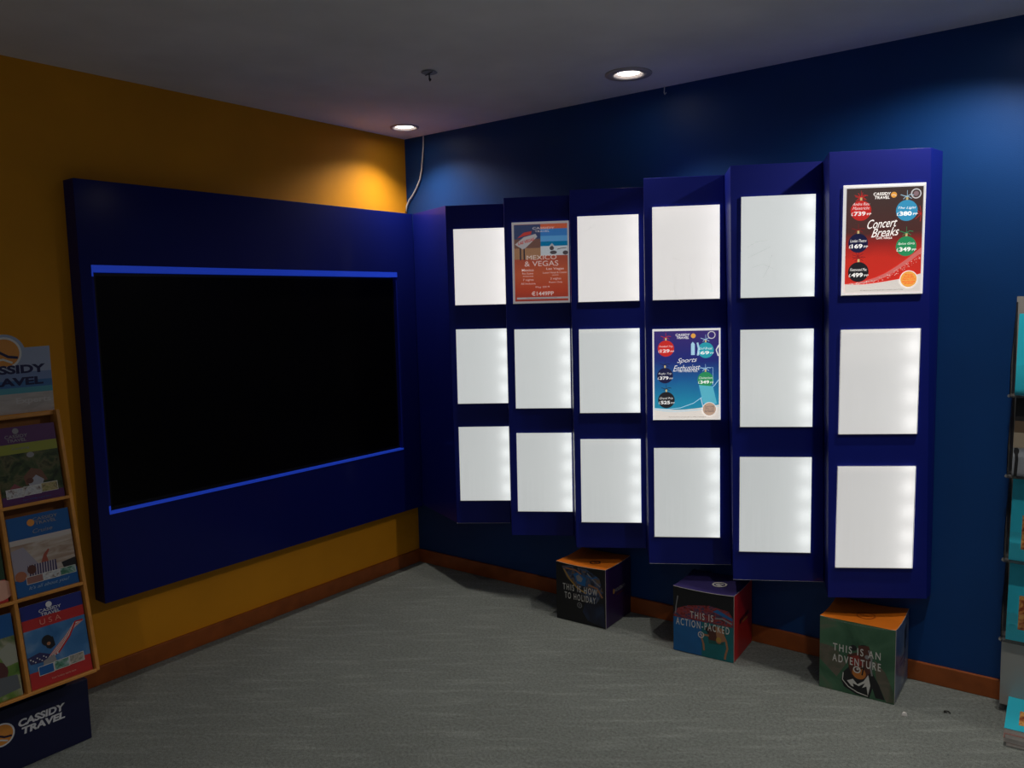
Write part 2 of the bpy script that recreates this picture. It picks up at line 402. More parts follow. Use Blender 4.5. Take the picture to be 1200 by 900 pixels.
for i in range(1, 7):
    a, bb, c, d = FC[i]
    TL, TR, BL, BR = [Vector((*q, z)) for q, z in ((a, ZT), (bb, ZT), (c, ZB), (d, ZB))]
    U = ((TR-TL)+(BR-BL)); U.z = 0; U.normalize()
    V = (TL-BL)+(TR-BR); O = (TL+TR+BL+BR)/4
    mw = frame(O, U, V); inv = mw.inverted()
    t = thing('display_panel', PN[i], 'display panel', mw=mw, group='zigzag display panels on the blue wall')
    PANEL[i] = (t, mw)
    if i == 1: PT, PB = Vector((.44, -.06, ZT)), Vector((.46, -.07, ZB))
    else:
        q = FC[i-1]; PT, PB = Vector((*q[1], ZT))+U*.004, Vector((*q[3], ZB))+U*.004
    # flat front, return back to the neighbouring panel, closed against the wall
    nn = Vector((U.y, -U.x, 0))
    def flat(p):
        q = inv @ p; q.y = 0; return mw @ q
    TL, TR, BL, BR = map(flat, (TL, TR, BL, BR))
    bot = [BL, BR, Vector((BR.x+.004, -.004, ZB)), Vector((PB.x, -.004, ZB)), PB]
    top = [TL, TR, Vector((BR.x+.004, -.004, ZT)), Vector((PB.x, -.004, ZT)), PT]
    b = MB(); b.prism([inv @ p for p in bot], [inv @ p for p in top], M_LAM); b.build('panel_body', t, bevel=.0012)
    # chipped pale edge line along the lower rim
    x0, x1 = PW[i]
    if i in (1, 4, 5):
        p0, p1 = inv @ BL, inv @ BR; b = MB(); b.tube([p0, p0.lerp(p1, .5)+Vector((0, -.0003, 0)), p1], .0009, M_EDGE, 5); b.build('worn_edge', t)
    for k, (z0, z1) in enumerate(ROWS):
        poster = (i, k) in ((2, 0), (4, 1), (6, 0))
        base = {0: .76, 1: .58, 2: .53}[k] + (.05 if i == 6 else 0)
        if k == 0 and i >= 5: base -= .10
        tint = (1.0, .965, .94) if k == 0 and i < 5 else ((1.0, .985, .96) if i == 6 else (.96, 1.0, .99))  # upper row: downlight falling on the sheets put into emission strength and tint
        m = led_panel('opal_sheet', base*.85, tint, i*1.7+k*.9, .05 if k == 0 and i < 5 else .24)
        b = MB(); b.box((x0, -.0065, z0), (x1, .002, z1), m); lw_ = b.build('light_window', t)
        b = MB(); e = .0022
        for (p, q) in (((x0-e, -.009, z0-e), (x1+e, -.001, z0)), ((x0-e, -.009, z1), (x1+e, -.001, z1+e*.6)), ((x0-e, -.008, z0), (x0, -.001, z1)), ((x1, -.008, z0), (x1+e, -.001, z1))):
            b.box(p, q, M_CLEAR if p[2] != z0-e else M_CHROME)
        b.build('window_pocket', lw_)
        b = MB(); b.box((x0, -.0108, z0), (x1, -.0098, z1), M_CLEAR); cc_ = b.build('clear_cover', lw_); COV[(i, k)] = cc_
# creased film in three of the covers
for (i, k, cr) in ((4, 0, [[(.35,.25),(.32,.12),(.36,.02)], [(.62,.42),(.55,.25),(.60,.10),(.58,.01)], [(.88,.40),(.86,.2),(.90,.02)], [(.30,.45),(.5,.40),(.7,.47)]]),
                   (3, 0, [[(.02,.80),(.15,.83),(.30,.90)], [(.18,.95),(.30,.985)]]),
                   (5, 0, [[(.08,.50),(.2,.55),(.38,.57)], [(.1,.40),(.25,.45),(.4,.50)], [(.3,.2),(.38,.3),(.42,.42)], [(.15,.3),(.3,.33),(.45,.28)]])):
    t, mw = PANEL[i]; x0, x1 = PW[i]; z0, z1 = ROWS[k]
    b = MB()
    for c in cr: b.tube([(x0+(x1-x0)*a, -.0112, z0+(z1-z0)*q) for a, q in c], .0007, M_CLEAR, 5)
    b.build('film_crease', COV[(i, k)])
# short flat filler between the television surround and the first panel
KT, KB = Vector((.052, -.050, 0)), Vector((.052, -.050, 0))
a, bb, c, d = FC[1]
t = thing('corner_panel', 'narrow blue laminate filler between the screen surround and first display panel', 'panel', loc=(.28, -.12, ZB))
o3 = Vector((.28, -.12, ZB))
b = MB()
P0b, P1b = Vector((.088, -.046, ZB+.008)), Vector((c[0]-.004, c[1]+.004, ZB+.0)); P0t, P1t = Vector((.088, -.046, ZT)), Vector((a[0]-.004, a[1]+.004, ZT))
th = Vector((0.006, .02, 0))
b.prism([p-o3 for p in (P0b, P1b, P1b+th, P0b+th)], [p-o3 for p in (P0t, P1t, P1t+th, P0t+th)], M_LAM); b.build('filler_board', t)

# ------------------------------------------------------------------ posters in the lit windows
G = 0.78
def ink(name, col, rough=.3, glow=G): return mat('film_'+name, col, rough, emit=col, es=glow)
def poster(i, k, name, label, box, fn):
    t0, mw = PANEL[i]; x0, x1 = PW[i]; z0, z1 = ROWS[k]; w = x1-x0+.006; h = z1-z0+.004
    m = mw @ Matrix.Translation(((x0+x1)/2, -.0070, z0-.002))
    t = thing(name, label, 'poster', mw=m)
    a = Art(box, w, h); lt = Art(box, w, h, y=0)
    fn(a, lt); a.merge(lt); a.build('printed_film', t)

iW = ink('white', (.85, .83, .81)); iW2 = ink('soft_white', (.62, .60, .60)); iRED = ink('red', (.62, .03, .025)); iORG = ink('orange', (.85, .42, .08)); iCREAM = ink('cream', (.80, .74, .68))
iNAVY = ink('navy', (.015, .015, .06)); iBLK = ink('black', (.02, .018, .022)); iGRN = ink('green', (.03, .30, .12)); iCY = ink('cyan', (.06, .38, .62)); iTEAL = ink('teal', (.03, .38, .46)); iPALE = ink('pale_blue', (.45, .70, .85)); iDRED = ink('dark_red', (.28, .02, .02)); iGOLD = ink('gold', (.7, .55, .25))

def bauble(a, lt, x, y, rr, m, names, price, bow):
    a.line([(x, y-rr-55), (x, y-rr)], 2.5, bow)
    a.poly([(x-6, y-rr-16), (x+6, y-rr-16), (x+6, y-rr+2), (x-6, y-rr+2)], iGOLD)
    a.line([(x-38, y-rr-30), (x-15, y-rr-22), (x, y-rr-20), (x+18, y-rr-30), (x+38, y-rr-26)], 4, bow)
    a.line([(x-22, y-rr-4), (x-8, y-rr-18), (x+8, y-rr-18), (x+26, y-rr-6)], 3.5, bow)
    a.disc(x, y, rr, m)
    n = len(names)
    for j, s_ in enumerate(names): lt.text(s_, x, y-14-24*(n-1-j), rr*1.65, 17, iW, -.005, .35)
    lt.text('£', x-rr*.84, y+19, 11, 20, iW, .0); lt.text(price, x-rr*.12, y+18, rr*1.12, 25, iW, .03); lt.text('PP', x+rr*.78, y+22, rr*.42, 12, iW, .0)

def logo(lt, cx, cy, w, h, m, disc=None, bold=.012, shear=.15, slope=0):
    lt.text('CASSIDY', cx, cy-h*.28, w, h*.44, m, bold, shear, slope); lt.text('TRAVEL', cx, cy+h*.28, w*.86, h*.44, m, bold, shear, slope)

def concert(a, lt):
    a.rect(123, 172, 597, 822, iW)
    bg = ramp_v('film_red_night', [(.0, (.70, .03, .02)), (.38, (.66, .035, .02)), (.52, (.36, .025, .02)), (.62, (.10, .035, .03)), (1.0, (.075, .05, .045))], glow=G, noise=.10)
    a.rect(142, 192, 583, 806, bg)
    # star bursts
    for (x, y, n) in ((575, 350, 9), (225, 250, 8), (215, 590, 8)):
        for q in range(n):
            an = q*6.28/n+.3; L2 = 46 if x > 500 else 34
            if x+L2*math.cos(an) < 583: a.line([(x, y), (x+L2*math.cos(an), y+L2*math.sin(an))], 3.5, iRED if x > 500 or y < 400 else iDRED)
    # white sweep at the foot
    xs = [142, 200, 260, 320, 380, 440, 500, 583]
    a.band([(x, y) for x, y in zip(xs, (752, 757, 756, 750, 742, 733, 722, 700))], [(x, 806) for x in xs], iCREAM)
    a.band([(x, y) for x, y in zip(xs, (752, 747, 735, 718, 692, 655, 612, 545))], [(x, y) for x, y in zip(xs, (754, 756, 750, 738, 716, 682, 640, 578))], ink('pink', (.72, .18, .16)))
    k0 = a.k+1
    for q in range(150):
        a.k = k0; s_ = random.random(); x = 160+s_*420; y = 752-2-170*s_**2.2+random.uniform(-6, 28)*(s_+.15); a.disc(x, y, random.uniform(1, 2.3), iCREAM, n=6)
    bauble(a, lt, 226, 322, 60, iRED, ['Andre Rieu', 'Maastricht'], '739', iRED)
    bauble(a, lt, 490, 330, 62, iCY, ['The Light'], '380', iPALE)
    bauble(a, lt, 214, 512, 57, iNAVY, ['London Theatre'], '169', iDRED)
    bauble(a, lt, 492, 538, 59, iGRN, ['Spice Girls'], '349', iGRN)
    bauble(a, lt, 219, 682, 60, iBLK, ['Fleetwood Mac'], '499', iDRED)
    logo(lt, 345, 240, 100, 38, iW); a.disc(413, 237, 17, iORG); a.line([(400, 240), (412, 236), (426, 242)], 3, iW)
    a.ring(540, 234, 30, 23, iW2); a.disc(540, 234, 15, ink('mauve', (.30, .2, .22)))
    lt.text('Concert', 350, 400, 172, 52, iW, .0, .45, -.06); lt.text('Breaks', 368, 452, 160, 50, iW, .0, .45, -.06); lt.text('Gift Ideas', 362, 484, 92, 16, iW, 0)
    a.disc(512, 732, 52, iW); a.disc(512, 732, 47, iORG)
    for j, wd in enumerate((44, 60, 74, 74, 52)): lt.text(('Prices', 'include', 'flights, hotel', 'and event ticket', 'per person')[j], 512, 706+13*j, wd, 9, iRED, .02)
    lt.text('All prices are per person sharing and subject to availability at time of booking', 355, 792, 250, 7, iBLK, 0)
poster(6, 0, 'concert_poster', 'red christmas-bauble concert breaks poster in top window of rightmost panel', (123, 172, 597, 822), concert)

def sports(a, lt):
    a.rect(92, 100, 602, 782, iW)
    bg = ramp_v('film_blue_sea', [(.0, (.03, .30, .42)), (.25, (.02, .27, .43)), (.5, (.015, .12, .33)), (.72, (.02, .03, .20)), (1.0, (.05, .03, .18))], glow=G, noise=.12)
    a.rect(104, 116, 590, 770, bg)
    xs = [104, 180, 260, 340, 420, 500, 590]
    a.band([(x, y) for x, y in zip(xs, (690, 700, 704, 702, 694, 684, 668))], [(x, 772) for x in xs], iCREAM)
    a.line([(x, y) for x, y in zip(xs, (700, 712, 716, 712, 706, 698, 680))], 6, iPALE)
    a.line([(104, 692), (200, 700), (300, 690), (400, 655), (480, 600), (560, 520), (590, 480)], 5, iPALE)
    bauble(a, lt, 193, 245, 62, iRED, ['Football Trip'], '129', iRED)
    bauble(a, lt, 185, 447, 60, iNAVY, ['Rugby Trip'], '379', iNAVY)
    bauble(a, lt, 194, 630, 63, iBLK, ['Grand Prix'], '525', iBLK)
    bauble(a, lt, 492, 262, 60, iTEAL, ['Golf Break'], '69', iPALE)
    bauble(a, lt, 490, 480, 60, iGRN, ['Cheltenham'], '349', iPALE)
    logo(lt, 320, 156, 108, 38, iW); a.disc(399, 154, 18, iORG); a.ring(535, 150, 30, 23, iW2)
    a.poly([(382, 215), (395, 198), (410, 215), (410, 296), (382, 296)], iPALE)
    a.line([(430, 205), (440, 250), (432, 300)], 14, iPALE); a.line([(590, 225), (570, 260), (585, 305)], 9, iW)
    a.poly([(440, 520), (545, 530), (575, 660), (470, 655)], ink('glassy', (.12, .50, .62)))
    a.line([(430, 395), (545, 390), (545, 520)], 3, iPALE); a.line([(455, 620), (475, 700)], 4, iW)
    lt.text('Sports', 352, 338, 150, 44, iW, .0, .45, -.05); lt.text('Enthusiast', 348, 390, 205, 44, iW, .0, .45, -.05); lt.text('The Perfect Gift', 355, 415, 150, 15, iW, 0)
    a.disc(518, 700, 54, iW); a.disc(518, 700, 49, ink('buff', (.55, .38, .28)))
    for j in range(4): lt.text(('Prices include', 'flights, hotel', 'and match ticket', 'per person')[j], 518, 678+14*j, 68, 9, iNAVY, .01)
    lt.text('All prices are per person sharing and subject to availability at time of booking', 350, 758, 280, 8, iBLK, 0)
poster(4, 1, 'sports_poster', 'blue and teal sports breaks poster with baubles in middle window of fourth panel', (92, 100, 602, 782), sports)

def mexico(a, lt):
    H2 = .42
    w = mat('film_dim_white', (.50, .47, .48), .35, emit=(.50, .47, .48), es=H2)
    lw = mat('film_dim_letter', (.80, .68, .64), .35, emit=(.80, .68, .64), es=H2)
    def k(n, c): return mat('film_dim_'+n, c, .35, emit=c, es=H2)
    a.rect(60, 130, 490, 757, w)
    bg = ramp_v('film_dusk_orange', [(.0, (.30, .04, .035)), (.2, (.55, .07, .03)), (.42, (.58, .12, .05)), (.60, (.45, .09, .05)), (1.0, (.45, .09, .05))], glow=H2, noise=.10)
    a.rect(76, 148, 478, 738, bg)
    a.rect(76, 150, 276, 260, k('dusk_blue', (.05, .07, .16))); a.rect(76, 260, 276, 330, k('dusk_brown', (.20, .10, .08))); a.rect(76, 330, 276, 415, k('dusk_tan', (.42, .22, .12)))
    a.rect(276, 150, 478, 186, k('orange', (.62, .13, .06))); a.rect(276, 186, 478, 240, k('sky', (.05, .22, .55))); a.rect(276, 240, 478, 283, k('sky_pale', (.12, .38, .70))); a.rect(276, 283, 478, 318, k('sea', (.0, .20, .42))); a.rect(276, 318, 478, 390, k('sand', (.62, .66, .70)))
    # roadside sign on two posts
    a.rect(118, 320, 128, 420, k('post', (.03, .03, .05))); a.rect(146, 320, 156, 420, k('post', (.03, .03, .05)))
    a.poly([(82, 300), (150, 245), (240, 222), (252, 245), (160, 330), (140, 338)], w)
    a.poly([(100, 252), (150, 210), (212, 200), (205, 225), (140, 240)], k('sign_red', (.55, .06, .05)))
    lt.text('LAS VEGAS', 168, 278, 120, 24, k('sign_red', (.55, .06, .05)), .03, 0, -.28)
    # parasol and loungers on the beach
    a.poly([(340, 320), (362, 296), (382, 320)], w); a.rect(359, 318, 363, 350, k('post', (.03, .03, .05))); a.disc(360, 335, 16, k('figure', (.10, .08, .09))); a.disc(372, 368, 26, k('figure', (.10, .08, .09)), ry=14); a.disc(462, 372, 20, k('figure', (.10, .08, .09)), ry=16); a.line([(400, 345), (430, 338), (470, 335)], 5, k('figure', (.10, .08, .09)))
    lt.text('CASSIDY', 300, 180, 165, 17, lw, .0); lt.text('TRAVEL', 290, 204, 110, 14, lw, .0)
    lt.text('MEXICO', 282, 403, 225, 34, lw, .0); lt.text('& VEGAS', 280, 450, 255, 40, lw, .0)
    lt.text('Mexico', 176, 498, 90, 20, lw, .01); lt.text('Rio Suites', 176, 524, 84, 14, lw, 0); lt.text('*****', 178, 548, 84, 10, lw, .04); lt.text('7 nights', 178, 575, 80, 20, lw, 0); lt.text('All Inclusive', 178, 602, 110, 14, lw, 0)
    lt.text('Las Vegas', 383, 494, 132, 22, lw, .01); lt.text('Luxor Hotel & Casino', 380, 521, 178, 14, lw, 0); lt.text('***', 384, 543, 50, 10, lw, .04); lt.text('3 nights', 386, 570, 80, 20, lw, 0); lt.text('Room Only', 386, 597, 100, 16, lw, 0)
    lt.text('May 2019', 286, 632, 104, 17, lw, 0); lt.text('€1449PP', 286, 680, 168, 34, lw, .02)
    a.rect(90, 708, 478, 722, w); lt.text('Terms and conditions apply. Subject to availability.', 280, 715, 240, 8, k('figure', (.10, .08, .09)), 0)
poster(2, 0, 'holiday_poster', 'orange beach and roadside-sign holiday poster in top window of second panel', (60, 130, 490, 757), mexico)

# ------------------------------------------------------------------ cardboard cubes on the carpet
def cube_thing(name, label, fl, fr, w, dp, h, m_front, m_side, m_top, fn, side_fn, top_fn, sag=.012):
    rz = math.atan2(fr[1]-fl[1], fr[0]-fl[0]); cx, cy = (fl[0]+fr[0])/2, (fl[1]+fr[1])/2
    # origin: middle of the front foot edge
    t = thing(name, label, 'box', loc=(cx, cy, 0), rz=rz)
    b = MB(); x = w/2
    # slightly sagging side panels: upper front and side edges bow inwards
    n = 8
    def rim(k):
        s_ = k/n; q = 4*s_*(1-s_); return q
    # front
    for (A, B, m, inx) in (((-x, 0), (x, 0), m_front, (0, 1)), ((x, 0), (x, dp), m_side, (-1, 0)), ((x, dp), (-x, dp), m_side, (0, -1)), ((-x, dp), (-x, 0), m_side, (1, 0))):
        V = []; F = []
        for k in range(n+1):
            s_ = k/n; X = A[0]+(B[0]-A[0])*s_; Y = A[1]+(B[1]-A[1])*s_; q = rim(k)
            V += [(X, Y, 0.002), (X, Y, h*.6), (X, Y, h-sag*.45*q)]
        for k in range(n):
            o = 3*k; F += [(o, o+3, o+4, o+1), (o+1, o+4, o+5, o+2)]
        b.add(V, F, m)
    b.add([(-x, 0, .002), (x, 0, .002), (x, dp, .002), (-x, dp, .002)], [(3, 2, 1, 0)], M_CARD)
    b.build('carton', t)
    b = MB(); V = []; F = []
    for j in range(n+1):
        for k in range(n+1):
            X = -x+w*k/n; Y = dp*j/n; q = rim(k); q2 = rim(j)
            yy = Y; xx = X
            z = h-sag*.45*(q if j in (0, n) else 0)-sag*.45*(q2 if k in (0, n) else 0)-(sag*.7*q*q2+sag*.45*max(q*(1-q2), q2*(1-q)) if 0 < j < n and 0 < k < n else 0)
            V.append((xx, yy, z+.0006))
    for j in range(n):
        for k in range(n): o = j*(n+1)+k; F.append((o, o+1, o+n+2, o+n+1))
    b.add(V, F, m_top); b.build('lid', t, smooth=True)
    # worn pale edge of the board
    b = MB(); e = M_CARD
    b.tube([(-x+w*k/n, .0 , h-sag*.45*rim(k)+.0002) for k in range(n+1)], .0009, e, 5)
    b.tube([(x+.0003, 0, .003), (x+.0003, 0, h)], .0009, e, 5)
    b.tube([(x, dp*k/n, h-sag*.45*rim(k)+.0004) for k in range(n+1)], .0007, e, 5)
    b.build('board_edge', t)
    a = Art((0, 0, 100, 100), w, h, y=-.0004); lt = Art((0, 0, 100, 100), w, h, y=0); fn(a, lt); a.merge(lt)
    # keep the printing on the bowed board: follow the same curve
    def wrap(mb):
        nv = []
        for (X, Y, Z) in mb.v:
            s_ = min(max((X+x)/w, 0), 1); q = 4*s_*(1-s_)
            zz = min(max(Z/h, 0), 1); bow = 0
            top = 1-sag*.45*q/h*max(0, (zz-.6)/.4)
            nv.append((X, Y+bow*.92-.0003, Z*top))
        mb.v = nv
    wrap(a)
    if a.v: a.build('printed_picture', t)
    s2 = Art((0, 0, 100, 100), dp, h, y=0); side_fn(s2)
    if s2.v:
        R = [(x+.0012-Y*1.0, X+dp/2, Z) for X, Y, Z in s2.v]; s2.v = R; s2.build('side_print', t)
    s3 = Art((0, 0, 100, 100), w, dp, y=0); top_fn(s3)
    if s3.v:
        s3.v = [(X, Z, h-Y-sag*.72*(4*((X+x)/w)*(1-(X+x)/w))*min(1, 1.25*(4*(Z/dp)*(1-Z/dp)))+.001-.002) for X, Y, Z in s3.v]
        s3.v = [(a_, b_, c_+.0045) for a_, b_, c_ in s3.v]; s3.build('lid_emblem', t)
    return t
cBLK = mat('card_black', (.006, .006, .010), .4); cWHT = mat('card_white', (.72, .72, .70), .45); cORG = mat('card_orange', (.78, .20, .012), .45, noise=.06, nscale=12)
cPUR = mat('card_purple', (.030, .010, .085), .4, noise=.1, nscale=10); cRED = mat('card_red', (.52, .016, .020), .42, noise=.06, nscale=9); cIND = mat('card_indigo', (.045, .035, .16), .4)
cBLU = mat('card_blue', (.01, .14, .42), .4, noise=.12, nscale=10); cTEAL = mat('card_teal', (.006, .17, .20), .4, noise=.15, nscale=12)
cSKIN = mat('card_tan', (.42, .19, .09), .45); cDK = mat('card_dark', (.012, .012, .016), .4); cGRY = mat('card_grey', (.28, .28, .30), .45); cBRN = mat('card_brown', (.10, .03, .02), .45); cYEL = mat('card_gold', (.5, .3, .05), .45)
cSKY = photo('card_dull_blue', [(.05, .09, .22), (.12, .18, .32), (.22, .25, .30)], 5, 3, stretch=(1, 1, 1.5))
def icon(a, x, y, rr, m):
    a.ring(x, y, rr, rr*.72, m); a.line([(x-rr*.3, y), (x, y-rr*.3), (x+rr*.3, y), (x, y+rr*.35)], rr*.25, m)

def f1(a, lt):
    ph = photo('card_harness', [(.008, .008, .012), (.02, .022, .04), (.05, .10, .22), (.20, .12, .06), (.008, .008, .012)], 30, 5)
    a.poly([(12, 6), (30, 2), (62, 3), (88, 16), (96, 40), (80, 62), (58, 54), (38, 36), (22, 24)], ph)
    a.poly([(36, 16), (46, 11), (62, 20), (60, 34), (44, 32)], cBLU); a.poly([(41, 19), (47, 15), (55, 21), (52, 28), (44, 27)], cGRY)
    a.line([(16, 10), (28, 26), (44, 40), (62, 46)], 2.6, cYEL); a.line([(64, 10), (78, 22), (90, 30)], 2.4, cGRY); a.line([(62, 14), (74, 18), (84, 14)], 2, cBLU); a.line([(66, 30), (84, 34), (94, 48)], 3, cSKIN)
    a.line([(20, 8), (40, 8), (52, 14)], 2.6, cSKIN)
    gl = photo('card_night_glow', [(.006, .006, .014), (.012, .02, .06), (.02, .05, .13)], 9, 3)
    a.poly([(60, 62), (96, 58), (99, 98), (64, 92), (54, 78)], gl)
    lt.text('THIS IS HOW', 49, 41, 70, 11, cWHT, .012, gap=1.35); lt.text('TO HOLIDAY', 49, 55.5, 63, 11, cWHT, .012, gap=1.35); icon(lt, 48, 68.5, 5, cGRY)
def s1(a):
    a.text('HOLIDAYS', 55, 44, 42, 6, cGRY, .03); a.rect(28, 40, 33, 48, cYEL); a.rect(40, 51, 72, 53, cBRN)
cube_thing('promo_cube', 'black-fronted card cube lettered THIS IS HOW TO HOLIDAY under the third panel', (1.194, -.279), (1.465, -.270), .272, .258, .288,
           cBLK, cPUR, cORG, f1, s1, lambda a: icon(a, 62, 66, 10, cBRN))

def f2(a, lt):
    cr = photo('card_crowd', [(.02, .006, .008), (.22, .015, .02), (.38, .05, .05), (.03, .05, .14), (.12, .012, .014)], 40, 6, stretch=(1, 1, 1.6))
    a.poly([(1, 42), (6, 34), (24, 26), (60, 20), (92, 24), (99, 34), (99, 52), (1, 50)], cr)
    a.poly([(66, 28), (74, 24), (98, 34), (98, 38)], cBLU); a.line([(70, 38), (82, 37), (97, 42)], 2.4, cGRY); a.line([(8, 14), (5, 30), (4, 42)], 1.6, cGRY)
    a.rect(0.5, 47, 62, 99, cBLU); a.poly([(48, 47), (99.5, 47), (99.5, 99.5), (48, 99.5)], cTEAL)
    a.poly([(56, 55), (66, 50), (80, 52), (88, 56), (84, 76), (60, 78)], mat('card_sea_green', (.01, .10, .09), .4))
    # swimmer seen from above, arms reaching down
    a.poly([(56, 54), (64, 50), (74, 52), (72, 72), (60, 72)], cBRN); a.poly([(70, 50), (84, 52), (86, 70), (74, 74)], cSKIN)
    a.disc(76, 71, 4.5, cSKIN); a.disc(76, 69, 4, cYEL)
    a.line([(60, 66), (52, 66), (48, 72), (51, 80), (52, 90)], 3.0, cSKIN); a.line([(84, 62), (88, 70), (90, 80), (87, 90), (86, 97)], 3.2, cSKIN)
    a.line([(54, 56), (60, 62)], 3, cDK)
    lt.text('THIS IS', 48, 39, 38, 10.5, cWHT, .012, gap=1.35); lt.text('ACTION-PACKED', 49, 53, 88, 11, cWHT, .012, gap=1.35); icon(lt, 47, 67, 5.2, cWHT)
def s2(a):
    a.rect(30, 43, 38, 51, cDK); a.text('HOLIDAYS', 60, 45, 40, 6, cDK, .04); a.rect(44, 50, 74, 52, cYEL)
cube_thing('promo_cube', 'red-sided card cube lettered THIS IS ACTION-PACKED with a swimmer picture', (1.824, -.294), (2.092, -.276), .270, .252, .293,
           cBLK, cRED, cIND, f2, s2, lambda a: (a.ring(62, 52, 12, 9, cWHT), a.disc(62, 52, 6.5, cWHT), a.line([(56, 52), (62, 49), (68, 54)], 2, cIND)))

def f3(a, lt):
    ph = photo('card_green_river', [(.03, .10, .055), (.05, .145, .08), (.075, .19, .11), (.16, .17, .12)], 7, 5, stretch=(1, 1, 1))
    a.rect(0.3, 0.3, 99.7, 99.7, ph)
    bank = photo('card_bank', [(.10, .10, .07), (.16, .14, .11), (.07, .10, .06)], 12, 4)
    a.poly([(0.5, 38), (22, 40), (36, 60), (24, 80), (0.5, 60)], bank); a.poly([(74, 46), (88, 60), (99, 84), (99, 98), (90, 99), (76, 70)], bank)
    a.poly([(70, 62), (80, 78), (88, 97), (76, 97), (70, 80)], cDK)
    # paddler in a black and white raft
    a.poly([(34, 70), (30, 82), (34, 91), (50, 98), (68, 99), (72, 84), (70, 66), (62, 58), (44, 58)], cDK)
    a.poly([(38, 82), (46, 78), (52, 84), (60, 78), (66, 68), (69, 82), (66, 96), (64, 84), (54, 90), (44, 88)], cWHT); a.poly([(46, 84), (54, 86), (62, 80), (56, 92), (48, 92)], cDK)
    a.line([(33, 72), (32, 82), (40, 90), (52, 95), (66, 97)], 1.2, cWHT)
    a.poly([(38, 46), (52, 40), (68, 44), (70, 62), (62, 74), (44, 72), (40, 62)], cBRN); a.poly([(42, 48), (52, 44), (60, 56), (50, 60), (44, 58)], mat('card_red_jacket', (.30, .03, .02), .45))
    a.disc(46, 35, 4.5, cDK); a.disc(60, 35, 8, cDK); a.poly([(52, 30), (66, 28), (70, 40), (60, 46), (54, 42)], cBRN)
    a.line([(66, 34), (70, 46), (69, 58), (71, 68)], 2.2, cGRY); a.disc(64, 44, 3.0, cGRY)
    a.disc(54, 68, 9, mat('card_vest', (.55, .18, .03), .45)); a.disc(51, 64, 5, cWHT); a.disc(51, 64, 3.4, cBRN); a.disc(52, 63, 1.6, cWHT)
    a.line([(56, 62), (60, 58), (58, 70)], 2, cDK)
    lt.text('THIS IS AN', 50, 39, 63, 10.5, cWHT, .012, gap=1.35); lt.text('ADVENTURE', 50, 54, 64, 10.5, cWHT, .012, gap=1.35)
def s3(a):
    a.poly([(66, 20), (80, 14), (82, 34), (76, 36), (74, 48), (68, 44)], cDK); a.line([(76, 44), (74, 60)], 3, cIND); a.text('outdoors', 56, 52, 36, 5, cIND, .02); a.text('every day', 58, 60, 40, 4.5, cIND, .02); a.line([(60, 70), (66, 62), (76, 68)], 2, cIND)
    a.rect(2, 94, 98, 96, cGRY)
cube_thing('promo_cube', 'green card cube lettered THIS IS AN ADVENTURE under the rightmost panel', (2.445, -.279), (2.719, -.274), .274, .256, .291,
           cBLK, cSKY, cORG, f3, s3, lambda a: (a.ring(52, 52, 13, 11, mat('card_deep_orange', (.45, .10, .01), .45)), a.text('HOLIDAYS', 52, 52, 16, 5, mat('card_deep_orange', (.45, .10, .01), .45), .03)), sag=.022)

# ------------------------------------------------------------------ wooden brochure stand, left
stand = thing('brochure_stand', 'tall wooden-edged brochure stand with navy base beside the orange wall', 'brochure stand', loc=(.30, -2.37, 0))
SO = Vector((.30, -2.37, 0))
def LS(p): return tuple(Vector(p)-SO)
SY0, SY1 = -2.61, -2.150
b = MB(); b.box(LS((.10, SY0, 0.0)), LS((.412, SY1, .226)), M_NAVY); bbx = b.build('base_box', stand, bevel=.003)
# base lettering (faces +x)
def face_x(art, x, y_c):   # map local XZ art facing -Y to a plane facing +X, text running towards +y
    art.v = [tuple(Vector((x-Y, y_c+X, Z))-SO) for X, Y, Z in art.v]
cLET = mat('pale_letter', (.72, .74, .80), .4); cOR2 = mat('logo_orange', (.75, .30, .05), .4)
a = Art((0, 0, 1000, 1000), 1.0, 1.0, y=-.0006)      # 1 px = 1 mm, x = y-world + 2.9
def YZ(y, z): return ((y+2.9)*1000, (1-z)*1000)
def logo_disc(a, y, z, rr, rim, fill, wave):
    X, Z = YZ(y, z); a.disc(X, Z, rr*1000, rim); a.disc(X, Z, rr*870, fill)
    a.line([(X-rr*800, Z+rr*100), (X-rr*300, Z-rr*60), (X+rr*200, Z+rr*250), (X+rr*760, Z+rr*330)], rr*170, wave)
    a.line([(X-rr*600, Z+rr*480), (X-rr*100, Z+rr*400), (X+rr*420, Z+rr*640)], rr*130, rim)
logo_disc(a, -2.437, .142, .040, cLET, cOR2, M_NAVY)
X, Z = YZ(-2.309, .158); a.text('CASSIDY', X, Z, 152, 26, cLET, .045, .12)
X, Z = YZ(-2.306, .128); a.text('TRAVEL', X, Z, 140, 25, cLET, .045, .12)
face_x(a, .412, -2.9+.5); a.build('base_logo', bbx)
